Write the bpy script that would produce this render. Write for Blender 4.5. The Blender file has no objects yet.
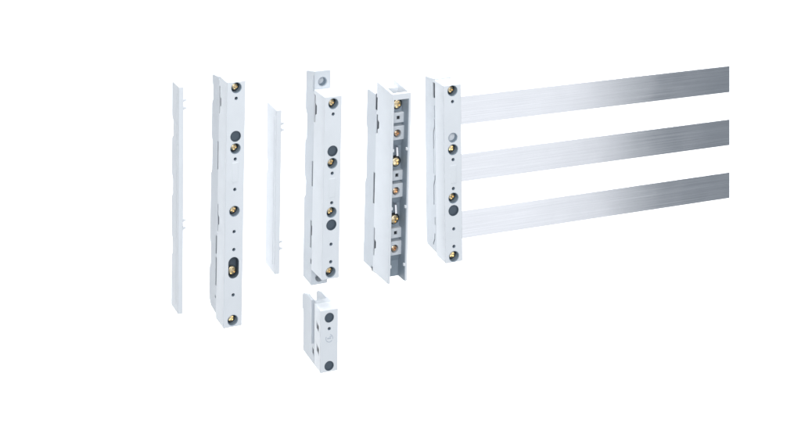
import bpy, bmesh, math, random
from mathutils import Vector, Matrix
random.seed(4)
C = bpy.context.scene
COL = C.collection
MM = 0.001
R = math.radians

# ------------------------------------------------------------------ camera, world, lamps, exposure
F = 1485.0                     # camera distance to the stage, mm
EYE = 550.5                    # lens height above the middle of the stage, mm
cd = bpy.data.cameras.new("camera")
cam = bpy.data.objects.new("camera", cd); COL.objects.link(cam)
cam.location = (0, -F * MM, EYE * MM); cam.rotation_euler = (R(90), 0, 0)
cd.sensor_width = 36.0; cd.lens = F / 801.0 * 36.0
cd.shift_y = -EYE / 801.0
cd.clip_start = 0.05; cd.clip_end = 60
C.camera = cam

w = bpy.data.worlds.new("World"); C.world = w; w.use_nodes = True
bg = w.node_tree.nodes["Background"]
bg.inputs[0].default_value = (0.80, 0.90, 1.0, 1); bg.inputs[1].default_value = 0.30

def area(name, loc, target, sx, sy, power, color=(1, 1, 1)):
    l = bpy.data.lights.new(name, 'AREA'); l.shape = 'RECTANGLE'; l.size = sx; l.size_y = sy
    l.energy = power; l.color = color
    o = bpy.data.objects.new(name, l); COL.objects.link(o); o.location = loc
    d = Vector(target) - Vector(loc)
    o.rotation_euler = d.to_track_quat('-Z', 'Y').to_euler()
    return o
area("key_softbox", (0.82, -0.97, -0.10), (0.09, 0, 0), 0.95, 1.5, 3.7, (0.985, 0.99, 1))
area("front_softbox", (0.05, -2.3, 1.0), (0, 0, 0), 1.4, 1.0, 39, (0.97, 0.985, 1))
area("fill_softbox", (-1.3, -0.75, 0.35), (0, 0, 0), 0.9, 1.2, 4.5, (0.96, 0.98, 1))
area("top_softbox", (-0.03, -0.02, 1.3), (-0.03, 0, 0), 0.6, 0.6, 15)
area("backdrop_lamp_high", (0, 0.32, 1.0), (0, 1.32, 0.87), 2.6, 0.4, 36)
area("backdrop_lamp_low", (0, 0.32, -1.0), (0, 1.32, -0.87), 2.6, 0.4, 36)

C.view_settings.view_transform = 'Standard'; C.view_settings.look = 'None'
C.view_settings.exposure = 0.0; C.view_settings.gamma = 1.0
C.cycles.max_bounces = 8; C.cycles.diffuse_bounces = 5

# ------------------------------------------------------------------ materials
def mat(name):
    m = bpy.data.materials.new(name); m.use_nodes = True
    nt = m.node_tree; return m, nt, nt.nodes["Principled BSDF"]

def plastic(name, col, rough, edge=0.45):
    m, nt, p = mat(name)
    p.inputs["Roughness"].default_value = rough
    p.inputs["Specular IOR Level"].default_value = 0.42
    tc = nt.nodes.new("ShaderNodeTexCoord")
    n = nt.nodes.new("ShaderNodeTexNoise"); n.inputs["Scale"].default_value = 55; n.inputs["Detail"].default_value = 4
    nt.links.new(tc.outputs["Object"], n.inputs["Vector"])
    r = nt.nodes.new("ShaderNodeValToRGB")
    r.color_ramp.elements[0].position = 0.3; r.color_ramp.elements[1].position = 0.7
    r.color_ramp.elements[0].color = (*[c * 0.965 for c in col], 1); r.color_ramp.elements[1].color = (*col, 1)
    nt.links.new(n.outputs["Fac"], r.inputs["Fac"]); nt.links.new(r.outputs["Color"], p.inputs["Base Color"])
    g = nt.nodes.new("ShaderNodeTexNoise"); g.inputs["Scale"].default_value = 1400; g.inputs["Detail"].default_value = 2
    nt.links.new(tc.outputs["Object"], g.inputs["Vector"])
    b = nt.nodes.new("ShaderNodeBump"); b.inputs["Strength"].default_value = 0.12; b.inputs["Distance"].default_value = 0.0002
    nt.links.new(g.outputs["Fac"], b.inputs["Height"])
    bv = nt.nodes.new("ShaderNodeBevel"); bv.samples = 4; bv.inputs["Radius"].default_value = edge * MM
    nt.links.new(bv.outputs["Normal"], b.inputs["Normal"]); nt.links.new(b.outputs["Normal"], p.inputs["Normal"])
    return m
WHITE = plastic("white_plastic", (0.75, 0.775, 0.805), 0.42)
GREY = plastic("pale_grey_plastic", (0.605, 0.638, 0.675), 0.45)
SLATE = plastic("slate_insert_and_slit_shade", (0.085, 0.112, 0.142), 0.5, 0.2)
CHANNEL_SHADE = plastic("channel_shade", (0.27, 0.32, 0.37), 0.45, 0.2)  # plastic darkened for the shade inside the open channel
SLIT_SHADE = plastic("slit_shade", (0.030, 0.038, 0.050), 0.5, 0.2)  # shade inside the side slits, put into the colour
HOLE_WALL = plastic("shaded_hole_wall", (0.30, 0.37, 0.44), 0.4, 0.2)  # hole walls, darkened in colour for the shade inside
DARK = plastic("recess_shade", (0.012, 0.016, 0.022), 0.5, 0.2)  # near black, stands in for shade at the bottom of recesses
INK = plastic("pale_grey_print", (0.50, 0.54, 0.60), 0.6, 0.1)

def metal(name, c0, c1, rough):
    m, nt, p = mat(name)
    p.inputs["Metallic"].default_value = 1; p.inputs["Roughness"].default_value = rough
    tc = nt.nodes.new("ShaderNodeTexCoord")
    n = nt.nodes.new("ShaderNodeTexNoise"); n.inputs["Scale"].default_value = 120; n.inputs["Detail"].default_value = 1
    nt.links.new(tc.outputs["Object"], n.inputs["Vector"])
    r = nt.nodes.new("ShaderNodeValToRGB"); r.color_ramp.elements[0].position = .35; r.color_ramp.elements[1].position = .65
    r.color_ramp.elements[0].color = (*c0, 1); r.color_ramp.elements[1].color = (*c1, 1)
    nt.links.new(n.outputs["Fac"], r.inputs["Fac"]); nt.links.new(r.outputs["Color"], p.inputs["Base Color"])
    return m
BRASS = metal("brass", (0.66, 0.52, 0.31), (0.90, 0.78, 0.56), 0.3)
COPPER = metal("copper_plated", (0.55, 0.36, 0.22), (0.80, 0.60, 0.42), 0.3)

def brushed(name):
    m, nt, p = mat(name)
    p.inputs["Metallic"].default_value = 1
    tc = nt.nodes.new("ShaderNodeTexCoord")
    oi = nt.nodes.new("ShaderNodeObjectInfo")
    mp = nt.nodes.new("ShaderNodeMapping"); mp.inputs["Scale"].default_value = (12, 1900, 1900)
    add = nt.nodes.new("ShaderNodeVectorMath"); add.operation = 'ADD'
    sc = nt.nodes.new("ShaderNodeVectorMath"); sc.operation = 'SCALE'; sc.inputs[0].default_value = (1, 1, 1); sc.inputs[3].default_value = 1
    nt.links.new(oi.outputs["Random"], sc.inputs[3])
    nt.links.new(tc.outputs["Object"], add.inputs[0]); nt.links.new(sc.outputs[0], add.inputs[1])
    nt.links.new(add.outputs[0], mp.inputs["Vector"])
    n = nt.nodes.new("ShaderNodeTexNoise"); n.inputs["Scale"].default_value = 1; n.inputs["Detail"].default_value = 5
    nt.links.new(mp.outputs[0], n.inputs["Vector"])
    r = nt.nodes.new("ShaderNodeValToRGB"); r.color_ramp.elements[0].position = .25; r.color_ramp.elements[1].position = .75
    r.color_ramp.elements[0].color = (0.735, 0.74, 0.775, 1); r.color_ramp.elements[1].color = (0.875, 0.88, 0.91, 1)
    nt.links.new(n.outputs["Fac"], r.inputs["Fac"]); nt.links.new(r.outputs["Color"], p.inputs["Base Color"])
    mr = nt.nodes.new("ShaderNodeMapRange"); mr.inputs[3].default_value = 0.14; mr.inputs[4].default_value = 0.23
    nt.links.new(n.outputs["Fac"], mr.inputs[0])
    sm = nt.nodes.new("ShaderNodeTexNoise"); sm.inputs["Scale"].default_value = 26; sm.inputs["Detail"].default_value = 3
    nt.links.new(add.outputs[0], sm.inputs["Vector"])
    ms = nt.nodes.new("ShaderNodeMapRange"); ms.inputs[1].default_value = 0.35; ms.inputs[2].default_value = 0.65; ms.inputs[3].default_value = -0.015; ms.inputs[4].default_value = 0.025
    nt.links.new(sm.outputs["Fac"], ms.inputs[0])
    ad = nt.nodes.new("ShaderNodeMath"); nt.links.new(mr.outputs[0], ad.inputs[0]); nt.links.new(ms.outputs[0], ad.inputs[1])
    nt.links.new(ad.outputs[0], p.inputs["Roughness"])
    b = nt.nodes.new("ShaderNodeBump"); b.inputs["Strength"].default_value = 0.10; b.inputs["Distance"].default_value = 0.0001
    nt.links.new(n.outputs["Fac"], b.inputs["Height"]); nt.links.new(b.outputs["Normal"], p.inputs["Normal"])
    return m
STEEL = brushed("brushed_tinned_metal")

def paper(name):
    m, nt, p = mat(name)
    p.inputs["Base Color"].default_value = (0.9, 0.9, 0.9, 1); p.inputs["Roughness"].default_value = 0.9
    p.inputs["Specular IOR Level"].default_value = 0.1
    return m
PAPER = paper("white_paper")

# ------------------------------------------------------------------ mesh helpers (all sizes in mm: x along the front, y back, z up)
def prism(bm, prof, x0, x1, bevel=0.0, x0b=None, x1b=None, ymax=None):
    """side profile of (y, z) points extruded from x0 to x1; x0b/x1b: inset of both ends at the deepest y (a tapered plan)"""
    ys = [p[0] for p in prof]; y0, y1 = min(ys), max(ys)
    def ex(a, b, y):
        return a if b is None else a + (b - a) * (y - y0) / (y1 - y0)
    A = [bm.verts.new((ex(x0, x0b, y), y, z)) for y, z in prof]
    B = [bm.verts.new((ex(x1, x1b, y), y, z)) for y, z in prof]
    fs = [bm.faces.new(A), bm.faces.new(B[::-1])]
    n = len(prof)
    for i in range(n):
        fs.append(bm.faces.new((A[i], B[i], B[(i + 1) % n], A[(i + 1) % n])))
    bmesh.ops.recalc_face_normals(bm, faces=fs)
    if bevel:
        es = list({e for f in fs for e in f.edges})
        bmesh.ops.bevel(bm, geom=es, offset=bevel, segments=2, profile=0.5, affect='EDGES', clamp_overlap=True)
    return bm

def box(bm, x0, x1, y0, y1, z0, z1, bevel=0.0):
    return prism(bm, [(y0, z0), (y1, z0), (y1, z1), (y0, z1)], x0, x1, bevel)

def xprism(bm, prof, y0, y1):
    """front outline of (x, z) points extruded from y0 back to y1"""
    A = [bm.verts.new((x, y0, z)) for x, z in prof]; B = [bm.verts.new((x, y1, z)) for x, z in prof]
    fs = [bm.faces.new(A), bm.faces.new(B[::-1])]; n = len(prof)
    for i in range(n):
        fs.append(bm.faces.new((A[i], B[i], B[(i + 1) % n], A[(i + 1) % n])))
    bmesh.ops.recalc_face_normals(bm, faces=fs)

def cyl(bm, cx, cz, r, y0, y1, seg=40, r1=None):
    r1 = r if r1 is None else r1
    A = [bm.verts.new((cx + r * math.cos(2 * math.pi * i / seg), y0, cz + r * math.sin(2 * math.pi * i / seg))) for i in range(seg)]
    B = [bm.verts.new((cx + r1 * math.cos(2 * math.pi * i / seg), y1, cz + r1 * math.sin(2 * math.pi * i / seg))) for i in range(seg)]
    fs = [bm.faces.new(A), bm.faces.new(B[::-1])]
    for i in range(seg):
        fs.append(bm.faces.new((A[i], B[i], B[(i + 1) % seg], A[(i + 1) % seg])))
    bmesh.ops.recalc_face_normals(bm, faces=fs)

def slotcut(bm, cx, z0, z1, r, y0, y1, seg=20):
    pts = [(cx + r * math.cos(a), z1 - r + r * math.sin(a)) for a in [math.pi * i / seg for i in range(seg + 1)]]
    pts += [(cx - r * math.cos(a), z0 + r - r * math.sin(a)) for a in [math.pi * i / seg for i in range(seg + 1)]]
    xprism(bm, pts, y0, y1)

def finish(me, angle=32):
    for p in me.polygons: p.use_smooth = True
    me.set_sharp_from_angle(angle=R(angle))

def mesh_of(bm, name, m, cut=None):
    """bmesh in mm -> mesh in metres, minus the cutter bmeshes"""
    me = bpy.data.meshes.new(name); bm.to_mesh(me); bm.free()
    cuts = [] if cut is None else (cut if isinstance(cut, list) else [cut])
    cuts = [c for c in cuts if len(c.verts)]
    if cuts:
        o = bpy.data.objects.new(name, me); COL.objects.link(o)
        tmp = []
        for c in cuts:
            cm = bpy.data.meshes.new("cut"); c.to_mesh(cm); c.free()
            co = bpy.data.objects.new("cut", cm); COL.objects.link(co); tmp.append(co)
            md = o.modifiers.new("b", 'BOOLEAN'); md.operation = 'DIFFERENCE'; md.solver = 'EXACT'; md.use_self = True; md.object = co
        dg = bpy.context.evaluated_depsgraph_get(); dg.update()
        me2 = bpy.data.meshes.new_from_object(o.evaluated_get(dg))
        bpy.data.objects.remove(o)
        for co in tmp: bpy.data.objects.remove(co)
        me = me2; me.name = name
    me.transform(Matrix.Scale(MM, 4))
    me.materials.clear(); me.materials.append(m)
    finish(me)
    return me

def link(name, me, parent=None, loc=(0, 0, 0), label=None):
    o = bpy.data.objects.new(name, me); COL.objects.link(o)
    o.parent = parent; o.location = [c * MM for c in loc]
    wn = o.modifiers.new("weighted_normals", 'WEIGHTED_NORMAL'); wn.keep_sharp = True; wn.weight = 100
    if label: o["label"] = label
    return o

def part(name, bm, m, parent, cut=None, label=None):
    return link(name, mesh_of(bm, name, m, cut), parent, label=label)

def thing(name, label, cat, x, z, yaw, roll, group=None):
    o = bpy.data.objects.new(name, None); COL.objects.link(o); o.empty_display_size = 0.01
    o.location = (x * MM, 0, z * MM)
    o.rotation_euler = (Matrix.Rotation(R(roll), 4, 'Y') @ Matrix.Rotation(R(yaw), 4, 'Z')).to_euler()
    o["label"] = label; o["category"] = cat
    if group: o["group"] = group
    return o

NB = bmesh.new

# ------------------------------------------------------------------ setting: white studio backdrop
def backdrop():
    bm = NB()
    vs = []
    for x in (-3.0, 3.0):
        vs.append([bm.verts.new((x, 0.9, z)) for z in (-2.6, 2.6)])
    bm.faces.new((vs[0][0], vs[1][0], vs[1][1], vs[0][1]))
    me = bpy.data.meshes.new("backdrop"); bm.to_mesh(me); bm.free(); me.materials.append(PAPER)
    o = bpy.data.objects.new("backdrop", me); COL.objects.link(o)
    o["kind"] = "structure"; o["label"] = "seamless white studio backdrop behind the parts"
backdrop()

# ------------------------------------------------------------------ shared small parts
def screw_mesh(r, name, m):
    bm = NB()
    # domed cheese head (lathe about y, front at negative y) and a short shank
    prof = [(0, -0.25), (r * .45, -0.2), (r * .8, 0.05), (r * .95, 0.35), (r, 0.8), (r, 2.6), (r * .55, 2.6), (r * .55, 9.0), (0, 9.0)]
    seg = 32; rings = []
    for rr, y in prof:
        if rr == 0: rings.append([bm.verts.new((0, y, 0))])
        else: rings.append([bm.verts.new((rr * math.cos(2 * math.pi * i / seg), y, rr * math.sin(2 * math.pi * i / seg))) for i in range(seg)])
    for a, b in zip(rings, rings[1:]):
        for i in range(seg):
            j = (i + 1) % seg
            if len(a) == 1: bm.faces.new((a[0], b[i], b[j]))
            elif len(b) == 1: bm.faces.new((a[i], b[0], a[j]))
            else: bm.faces.new((a[i], b[i], b[j], a[j]))
    bmesh.ops.recalc_face_normals(bm, faces=bm.faces)
    c1 = NB(); box(c1, -r * .74, r * .74, -2, 1.5, -r * .2, r * .2)
    c2 = NB(); box(c2, -r * .2, r * .2, -2, 1.5, -r * .74, r * .74)
    c3 = NB(); cyl(c3, 0, 0, r * .34, -2, 1.2, 16, r * .2)
    return mesh_of(bm, name, m, [c1, c2, c3])
SCREW = screw_mesh(3.4, "screw", BRASS)
SCREW_SMALL = screw_mesh(2.9, "screw", COPPER)
SCREW_BIG = screw_mesh(4.3, "screw", BRASS)

def cup_mesh(r, depth, wall, floor_mat, name, z0=None, z1=None):
    """a lining: tube with a floor. z0/z1 given: an oblong lining"""
    bm = NB()
    def ring(rad, y):
        if z0 is None:
            return [bm.verts.new((rad * math.cos(2 * math.pi * i / 40), y, rad * math.sin(2 * math.pi * i / 40))) for i in range(40)]
        q = []
        for i in range(21):
            a = math.pi * i / 20; q.append(bm.verts.new((rad * math.cos(a), y, z1 + rad * math.sin(a))))
        for i in range(21):
            a = math.pi * i / 20; q.append(bm.verts.new((-rad * math.cos(a), y, z0 - rad * math.sin(a))))
        return q
    o0, i0 = ring(r, 0.35), ring(r - wall, 0.35)
    i1 = ring(r - wall, depth); o1 = ring(r, depth + 1)
    n = len(o0)
    for a, b in ((o0, i0), (i0, i1), (o1, o0)):
        for i in range(n):
            j = (i + 1) % n; bm.faces.new((a[i], a[j], b[j], b[i]))
    f = bm.faces.new(i1); f.material_index = 1
    bm.faces.new(o1)
    bmesh.ops.recalc_face_normals(bm, faces=bm.faces)
    me = mesh_of(bm, name, HOLE_WALL if floor_mat is not SLATE else SLATE); me.materials.append(floor_mat)
    for p in me.polygons:
        if abs(p.center.y - depth * MM) < 1e-6 and abs(p.normal.y) > .99: p.material_index = 1
    return me
HR = 5.55
SOCKET = cup_mesh(HR - .05, 7.2, .5, DARK, "screw_socket")  # black floor added for the shadow beside the screw head
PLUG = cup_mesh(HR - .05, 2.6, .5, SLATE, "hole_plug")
PLUG_PALE = cup_mesh(4.9, 2.0, .5, SLATE, "hole_plug")
LUG_CUP = cup_mesh(4.55, 7, .5, WHITE, "hole_lining")
WHITE_PLUG = cup_mesh(4.9, 6, .5, WHITE, "hole_lining")
PIN = cup_mesh(1.68, 3.5, .25, DARK, "pin_hole_shade")  # dark cup added so the small hole looks shaded
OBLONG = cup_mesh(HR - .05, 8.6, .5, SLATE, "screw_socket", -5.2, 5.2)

def front_holes(parent, cx, holes, cut):
    """holes: (kind, z). cuts the seats into cut and links the fittings"""
    for kind, z in holes:
        if kind == 'S':
            cyl(cut, cx, z, HR, -2, 15); link("screw_socket", SOCKET, parent, (cx, 0, z))
            s = link("screw", SCREW, parent, (cx, 5.2, z)); s.rotation_euler = (R(random.uniform(-3, 3)), R(random.uniform(0, 90)), R(random.uniform(-3, 3)))
        elif kind == 'P':
            cyl(cut, cx, z, HR, -2, 5); link("hole_plug", PLUG, parent, (cx, 0, z))
        elif kind == 'p':
            cyl(cut, cx, z, 4.95, -2, 4.5); link("hole_plug", PLUG_PALE, parent, (cx, 0, z))
        elif kind == 'q':
            cyl(cut, cx, z, 4.95, -2, 8); link("hole_lining", WHITE_PLUG, parent, (cx, 0, z))
        elif kind == 'D':
            cyl(cut, cx, z, 1.72, -2, 6, 20); link("pin_hole_shade", PIN, parent, (cx, 0, z))
        elif kind == 'O':
            slotcut(cut, cx, z - 5.2 - HR, z + 5.2 + HR, HR, -2, 13); link("screw_socket", OBLONG, parent, (cx, 0, z), "oblong dark screw socket")
            s = link("screw", SCREW_BIG, parent, (cx, 4.6, z - 4.6)); s.rotation_euler = (0, R(25), 0)

PLATES = []
def slit_shade_plates(parent):
    """dark plates added to give the shade inside the slits of the last housings"""
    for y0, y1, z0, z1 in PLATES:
        q = NB(); box(q, 1.5, 2.6, y0, y1, z0, z1); part("slit_shade_plate", q, SLIT_SHADE, parent)
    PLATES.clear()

def side_slot(cut, d, z0, z1, wdt=3.6, bulge=None, depth=7, plate=True):
    """a long slit in the left side; bulge = (z0, z1) where it widens towards the front"""
    h = wdt * 0.78
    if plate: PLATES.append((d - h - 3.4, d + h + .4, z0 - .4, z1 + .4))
    pr = [(d - h, z0), (d + h, z0), (d + h, z1), (d - h, z1)]
    if bulge:
        b0, b1 = bulge
        pr += [(d - h, b1), (d - h - 3.2, b1 - 2), (d - h - 3.2, b0 + 2), (d - h, b0)]
    A = pr[::-1]
    prism(cut, A, -3, depth)

def rear_profile(d0, d1, z0, z1, notches, step=4.0, chamfer=(5, 5), drop=0.0):
    """base housing seen from the side: back edge with shallow reliefs"""
    p = [(d0, z0), (d1 - chamfer[0], z0), (d1, z0 + chamfer[1])]
    for a, b in sorted(notches):
        p += [(d1, a - 5), (d1 - step, a), (d1 - step, b), (d1, b + 5)]
    p += [(d1, z1 - 2 - drop), (d1 - 2, z1 - drop), (d0, z1)]
    return p

# ------------------------------------------------------------------ thin cover strips
def cover_strip(name, label, x, z, yaw, roll, wdt, d, h, notches, pins, group):
    t = thing(name, label, "cover strip", x, z, yaw, roll, group)
    bm = NB()
    p = [(0, 0), (d, 0)]
    for a, b, st in notches:
        p += [(d, a - 4), (d - st, a), (d - st, b), (d, b + 4)]
    p += [(d, h), (0, h)]
    prism(bm, p, 0, wdt, 0.7)
    cut = NB()
    # long shallow step on the left side, following the photo's vertical line
    prism(cut, [(6.5, 8), (7.5, 8), (7.5, h - 8), (6.5, h - 8)], -1, 0.5)
    part("strip_body", bm, WHITE, t, cut)
    for zz in pins:
        b = NB()
        # tapered snap pin pointing right
        q = [(8, zz - 1.1), (12, zz - 1.1), (12, zz + 1.1), (8, zz + 1.1)]
        prism(b, q, wdt - .3, wdt + 3.2, 0.25)
        prism(b, [(8.3, zz - .5), (11.7, zz - .5), (11.7, zz + 1.6), (8.3, zz + 1.6)], wdt + 2.6, wdt + 5.4, 0.3)
        part("snap_pin", b, WHITE, t)
    return t

cover_strip("cover_strip", "tall thin white cover strip at far left, with snap pins on its right edge", -222.6, -94.3, 24, 0.25, 5.1, 25.5, 227.5,
            [(55, 68, 4), (115, 129, 4), (174, 188, 5)], [82, 90, 203, 211], "cover strips")
cover_strip("cover_strip", "short thin white cover strip between the two upright supports", -126.0, -54.4, 22, 0.75, 5.3, 32.5, 164.5,
            [(96, 106, 3.5)], [21.5, 28.5, 141, 147.5], "cover strips")

# ------------------------------------------------------------------ closed busbar supports
def front_block(t, wdt, d, z0, z1, holes, slots, plates, taper=0.0, extra=None):
    bm = NB()
    prism(bm, [(0, z0), (d, z0), (d, z1), (0, z1)], 0, wdt, 0.75)
    cut = NB(); front_holes(t, wdt / 2, holes, cut)
    cut2 = NB()
    for s in slots: side_slot(cut2, *s)
    cuts = [cut, cut2]
    if extra: cuts.append(extra)
    o = part("front_housing", bm, WHITE, t, cuts)
    for a, b in plates:
        q = NB(); box(q, wdt / 2 - 3.2, wdt / 2 + 3.2, -0.35, 1.0, a, b, 0.3)
        part("marker_plate", q, WHITE, t)
    return o

def vz(bottom):
    return lambda v: bottom - v

# tall support
t = thing("busbar_support", "tallest white busbar support, its second lowest brass screw in an oblong hole", "busbar support",
          -177.1, -108.5, 24.5, 0.9, "busbar supports")
W2, H2 = 19.4, 246.5; z = vz(328.2)
front_block(t, W2, 26, 0, H2,
            [('S', z(88)), ('D', z(98.6)), ('P', z(136.7)), ('S', z(149)), ('D', z(159.5)), ('D', z(190)), ('S', z(211.8)),
             ('D', z(232.3)), ('D', z(250.3)), ('O', z(268.5)), ('D', z(295.8)), ('S', z(321.2))],
            [(24.0, z(119), z(91), 2.4, (z(112), z(101))), (24.3, z(239), z(211), 2.4, (z(232), z(221))),],
            [(z(182.5), z(163))])
bm = NB()
prism(bm, rear_profile(26, 57, 4, H2 - 1.5, [(46, 66), (143, 172), (216, 228)], 4.0, (8, 6), 4.0), 0.4, W2 - .4, 0.6, 2.4, W2 - 2)
cut = NB()
side_slot(cut, 28.3, z(178), z(149), 3.0); side_slot(cut, 29.5, z(264), z(245), 3.2); side_slot(cut, 28.6, z(296), z(267), 3.2); side_slot(cut, 28.5, z(86), z(68), 2.0, None, 7, False)
side_slot(cut, 29.5, z(309), z(306), 2.4)
part("rear_housing", bm, GREY, t, cut); slit_shade_plates(t)

# support with mounting lugs above and below
t = thing("busbar_support", "white busbar support with a round screw hole in the lug projecting above its top", "busbar support",
          -78.6, -60.2, 25, 0.95, "busbar supports")
W4, H4 = 18.6, 183.5; z = vz(279.0)
front_block(t, W4, 29.5, 0, H4,
            [('S', z(103)), ('D', z(113.4)), ('P', z(150.5)), ('S', z(162.8)), ('D', z(172.8)), ('D', z(202.4)), ('S', z(212)),
             ('P', z(224.6)), ('D', z(244)), ('D', z(261.7)), ('S', z(272))],
            [(26.5, z(128), z(100), 2.6, (z(120), z(108)))], [(z(197), z(178))])
bm = NB(); zb, zt = -16.5, H4 + 18.5
prism(bm, rear_profile(29.5, 56, zb, zt, [(70, 84), (128, 152)], 4.5, (1, 1), 5.0), 0.3, W4 - .3, 0.7, 1.5, W4 - 1.5)
cut = NB()
for a, b, bl in ((z(189), z(163), None), (z(252), z(224), (z(245), z(234))), (z(268), z(263), None), (z(92), z(76), None)):
    side_slot(cut, 31.6 if bl is None else 33, a - 6, b - 6, 2.2, bl, 7 if a < 150 else 1.2, a < 150)
cut2 = NB(); cyl(cut2, W4 / 2, H4 + 7, 4.6, 20, 70)
cyl(cut2, W4 / 2, H4 + 7, 5.6, 27, 30.5, 40, 4.6)
cyl(cut2, W4 / 2, -9.3, 4.3, 20, 41); cyl(cut2, W4 / 2 - .0, -9.3, 5.2, 26, 30, 40, 4.3)
part("rear_housing", bm, GREY, t, [cut, cut2]); slit_shade_plates(t)
link("hole_lining", LUG_CUP, t, (W4 / 2, 30.4, H4 + 7))

# support holding the three bars
BAR_YAW = 21.3
t6 = thing("busbar_support", "white busbar support gripping the left ends of the three metal bars", "busbar support", 45.0, -43.4, BAR_YAW, -0.55, "busbar supports")
W6, H6 = 18.8, 178.0; z = vz(263.0)
BARS = [(96.3, 124.5), (153.9, 181.6), (210.9, 238.5)]
bm = NB(); prism(bm, [(0, 0), (24, 0), (24, H6), (0, H6)], 0, W6, 0.75)
cut = NB()
front_holes(t6, W6 / 2, [('S', z(91)), ('D', z(101.8)), ('q', z(138)), ('S', z(150)), ('D', z(160)), ('D', z(189)), ('S', z(198.5)),
                         ('P', z(211)), ('D', z(229.4)), ('D', z(247)), ('S', z(257))], cut)
part("front_housing", bm, WHITE, t6, cut)
for a, b in ((z(183.5), z(165.5)),):
    q = NB(); box(q, W6 / 2 - 3.2, W6 / 2 + 3.2, -0.35, 1.0, a, b, 0.3); part("marker_plate", q, WHITE, t6)
z = vz(255.5)
bm = NB(); prism(bm, rear_profile(24, 53, 2, H6 + 1, [], 3, (3, 4), 4.0), 0.2, W6 - .2, 0.6, 1.0, W6 - 1)
cut = NB()
side_slot(cut, 27.0, z(97), z(81), 3.6)
side_slot(cut, 25.6, z(117), z(104), 1.6, None, 1.0, False)
def wavy(c, pts, wd):
    a = [(d - wd / 2, zz) for d, zz in pts]; b = [(d + wd / 2, zz) for d, zz in pts[::-1]]
    prism(c, a + b, -3, 3)
wavy(cut, [(26.0, z(118) ), (26.0, z(126)), (29, z(132)), (29, z(149))], 2.2)
prism(cut, [(28.8, z(174)), (29.6, z(174)), (29.6, z(150)), (28.8, z(150))], -3, 1.2)
wavy(cut, [(26, z(175)), (26, z(179)), (29.5, z(186)), (29.5, z(206))], 2.2)
wavy(cut, [(27, z(218)), (27, z(226))], 1.8)
wavy(cut, [(28, z(235)), (28.5, z(241)), (33, z(248))], 2.2)
z = vz(263.0)
rear6 = (bm, cut); z6 = vz(255.5)

# ------------------------------------------------------------------ the bars
ya = math.radians(BAR_YAW); ca, sa = math.cos(ya), math.sin(ya)
BD = 25.5            # depth of the bars' front face in the support
OX = 45.0
def bar_z(v, u):     # height of a bar edge where it leaves the support
    lx = ((u - 400.5) * 1.0)
    # intersect the sight line with the bar's front plane
    k = (u - 400.5) / F
    # point = (OX + x ca - BD sa, x sa + BD ca); need px = k (py + F)
    x = (k * (BD * ca + F) - OX + BD * sa) / (ca - k * sa)
    py = x * sa + BD * ca
    return EYE - (v + 330.0) * (py + F) / F, x
pocket = NB(); bars = []
names = ["topmost of the three brushed metal bars, running right from the white support",
         "middle one of the three brushed metal bars, running right from the white support",
         "lowest of the three brushed metal bars, running right from the white support"]
for i, (v0, v1) in enumerate(BARS):
    (za, x), (zc, _) = bar_z(v0, 462.5), bar_z(v1, 462.5)
    xr = bar_z(100, 729.6)[1]
    bars.append((zc, za, xr))
    box(pocket, W6 - 9, W6 + 4, BD - .25, BD + 5.25, zc - .25 + 43.4, za + .25 + 43.4)
bm, cut = rear6
part("rear_housing", bm, GREY, t6, [cut, pocket]); slit_shade_plates(t6)
for za_, zb_ in ((z6(248), z6(214)), (z6(209), z6(120))):
    q = NB(); box(q, 1.0, 1.9, 24.6, 31.0, za_, zb_); part("slit_shade_plate", q, SLATE, t6)  # slate plates added for the shade in the wavy slits
for i, (zc, za, xr) in enumerate(bars):
    x0 = W6 - 8.0; L = xr - x0
    bm = NB(); box(bm, 0, L, 0, 5.0, 0, za - zc, 0.25)
    o = link("busbar", mesh_of(bm, "busbar", STEEL))
    o.location = ((OX + x0 * ca - BD * sa) * MM, (x0 * sa + BD * ca) * MM, zc * MM)
    o.rotation_euler = (0, 0, ya)
    o["label"] = names[i]; o["category"] = "busbar"; o["group"] = "three parallel busbars"

# ------------------------------------------------------------------ open channel support
t = thing("busbar_support", "white busbar support open at the front, screws set inside its deep channel", "busbar support", -12.6, -64.0, 26.5, 1.35, "busbar supports")
W5, H5 = 21.5, 190.0
z = lambda v: 283.0 - v
bm = NB(); prism(bm, [(0, 0), (36, 0), (36, H5 + 4), (0, H5)], 0, W5, 0.6)
cut = NB(); box(cut, 2.3, W5 - 2.3, -3, 20, -5, H5 - 6)
cut2 = NB(); box(cut2, 2.3, W5 - 2.3, 3.0, 26, H5 - 16, H5 + 9)
z5 = z; z = vz(274.0)
cut4 = NB(); box(cut4, 2.3, W5 - 2.3, 20, 45, H5 - 1.5, H5 + 9)
cut3 = NB()
side_slot(cut3, 34, z(133), z(113), 2.8, (z(128), z(118))); side_slot(cut3, 34.5, z(258), z(229), 2.4, (z(250), z(240))); side_slot(cut3, 35.0, z(111), z(96), 2.0)
part("front_housing", bm, WHITE, t, [cut, cut2, cut4, cut3]); slit_shade_plates(t)
bm = NB(); prism(bm, rear_profile(36, 62, 0.5, H5 - 10, [(88, 138)], 2.5, (1, 1)), 0.4, W5 - .4, 0.6, 1.6, W5 - 1.6)
cut = NB(); side_slot(cut, 38, z(206), z(172) - 2, 3.0); side_slot(cut, 37.6, z(110), z(94), 2.6); side_slot(cut, 38.5, z(275), z(270), 2.6)
part("rear_housing", bm, GREY, t, cut); slit_shade_plates(t)
z = z5
bm = NB(); box(bm, 2.25, W5 - 2.25, 15.0, 20.1, 0.5, H5 - 6.2)
box(bm, 2.25, 3.0, 9, 14.9, 0.5, H5 - 6.2); box(bm, W5 - 3.0, W5 - 2.25, 1.2, 14.9, 0.5, H5 - 6.2)
part('channel_shade_liner', bm, CHANNEL_SHADE, t)  # grey lining added to darken the channel, shade put into its colour
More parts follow.
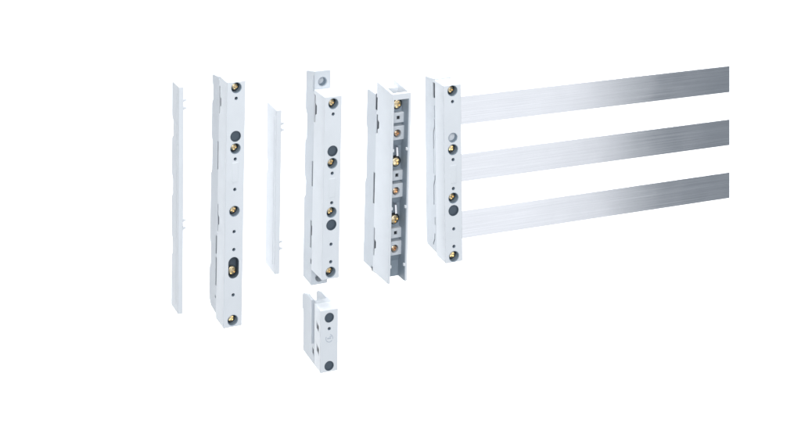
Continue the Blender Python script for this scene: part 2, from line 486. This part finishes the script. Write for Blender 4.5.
for k in range(3):
    v = 107.0 + 58.2 * k + 8 * 0
    zz = z(v) + 0.0
    # step panel carrying the square hole
    bm = NB(); box(bm, 2.2, W5 - 2.2, 10, 19.9, z(v + 18.5), z(v + 8.5), 0.4)
    c = NB(); box(c, W5 / 2 - .2, W5 / 2 + 3.4, 5, 17, z(v + 15), z(v + 11.5))
    part("step_panel", bm, GREY, t, c)
    q = NB(); box(q, W5 / 2 - .1, W5 / 2 + 3.3, 11.5, 12.5, z(v + 15) + .05, z(v + 11.5) - .05); part("square_hole_shade", q, DARK, t)
    # clamp pad with its screw
    bm = NB(); box(bm, 2.2, W5 - 2.2, 9, 19.9, z(v + 35.5), z(v + 21.5), 0.5)
    c = NB(); cyl(c, W5 / 2 + 0.6, z(v + 29), 4.1, 5, 16, 32)
    part("clamp_pad", bm, GREY, t, c)
    q = NB(); cyl(q, W5 / 2 + 0.6, z(v + 29), 4.0, 14.5, 15.5, 32); part("screw_socket", q, DARK, t)  # near-black disc, stands in for the shade in the socket
    s = link("screw", SCREW_SMALL, t, (W5 / 2 + 0.6, 10.2, z(v + 29))); s.rotation_euler = (0, R(30 * k + 10), 0)
    # the larger terminal screw, deeper in the channel
    if k < 3:
        q = NB(); cyl(q, W5 / 2 + 1.4, zz, 5.6, 13.6, 15.2, 32)
        part("screw_seat", q, DARK, t)
        s = link("screw", SCREW_BIG, t, (W5 / 2 + 1.0, 11.2, zz)); s.rotation_euler = (0, R(20 + 30 * k), 0)
    # sloped web under the pad and a bent contact strip beside the terminal screw
    q = NB(); prism(q, [(11.0, z(v + 35.7)), (14.9, z(v + 43)), (14.9, z(v + 35.7))], 3.1, W5 - 3.1, 0.2); part("sloped_web", q, CHANNEL_SHADE, t)
    if k < 2:
        q = NB(); prism(q, [(9.5, z(v + 52)), (10.6, z(v + 52)), (11.8, z(v + 44)), (14.9, z(v + 41)), (14.9, z(v + 40)), (10.8, z(v + 43.4))], W5 / 2 + .4, W5 / 2 + 2.6, 0.15)
        part("contact_strip", q, STEEL, t)
    # snap bumps on the two rims
    for x0 in (2.0, W5 - 4.0):
        q = NB(); box(q, x0, x0 + 2.0, 0.4, 3.0, z(v + 44.5), z(v + 41.5), 0.5); part("snap_bump", q, WHITE, t)

# ------------------------------------------------------------------ small end clamp below
t = thing("end_clamp", "small white end piece with two grey plugs, hanging clear below the support with lugs", "end piece", -80.2, -153.2, 22, 0.25)
W7, H7 = 18.7, 62.5; z = vz(372.4)
bm = NB(); prism(bm, [(0, 0), (19, 0), (19, H7), (0, H7)], 0, W7, 0.6)
cut = NB(); front_holes(t, W7 / 2, [('p', z(318)), ('D', z(329)), ('p', z(366.3))], cut)
cut2 = NB()
for (d, a, b) in ((9.0, z(335.0), z(324.5)), (8.5, z(357.5), z(347.0))):
    prism(cut2, [(d - 3.6, a), (d + 3.6, a + 3), (d + 3.6, b), (d - 3.6, b - 3)][::-1], -2, 6)
part("front_housing", bm, WHITE, t, [cut, cut2])
for z0, z1 in ((z(339), z(321)), (z(361), z(344))):
    q = NB(); box(q, 0.9, 2.0, 4.6, 14, z0, z1); part("slit_shade_plate", q, DARK, t)  # near-black backing added for shade in the slanted openings
bm = NB()
prism(bm, [(19, 0), (55, 0), (55, 40), (59, 44), (59, 56), (56, 59), (44, H7), (19, H7)], 0, W7, 0.5)
cut = NB(); box(cut, 3.0, W7 - 3.0, 27, 70, 30, H7 + 5)
cut2 = NB()
prism(cut2, [(19.6, 22), (28, 18), (28, H7 + 3), (19.6, H7 + 3)], -2, 2.4)
c3 = NB(); prism(c3, [(20.5, 8), (25.5, 10), (25.5, 17), (20.5, 15)], -2, 6)
q = NB(); box(q, 0.9, 2.0, 20, 26, 7, 17.6); part("slit_shade_plate", q, DARK, t)  # same added shade backing, behind the rear opening
part("rear_housing", bm, GREY, t, [cut, cut2, c3])
# faint round emblem
q = NB()
cxl, czl = W7 / 2, z(338.5)
def arc(bm_, r0, r1, a0, a1, n=14):
    pts = [(cxl + r1 * math.cos(R(a0 + (a1 - a0) * i / n)), czl + r1 * math.sin(R(a0 + (a1 - a0) * i / n))) for i in range(n + 1)]
    pts += [(cxl + r0 * math.cos(R(a1 - (a1 - a0) * i / n)), czl + r0 * math.sin(R(a1 - (a1 - a0) * i / n))) for i in range(n + 1)]
    xprism(bm_, pts, -0.12, 0.3)
arc(q, 3.3, 4.0, -150, -40); arc(q, 3.3, 4.0, -20, 75); arc(q, 3.3, 4.0, 150, 205)
xprism(q, [(cxl - 2.2, czl - .6), (cxl + 1.8, czl - .6), (cxl + 1.8, czl + .5), (cxl - 2.2, czl + .5)], -0.12, 0.3)
xprism(q, [(cxl + .2, czl + 1.3), (cxl + 2.4, czl + 1.3), (cxl + 2.4, czl + 2.0), (cxl + .2, czl + 2.0)], -0.12, 0.3)
part("emblem", q, INK, t)
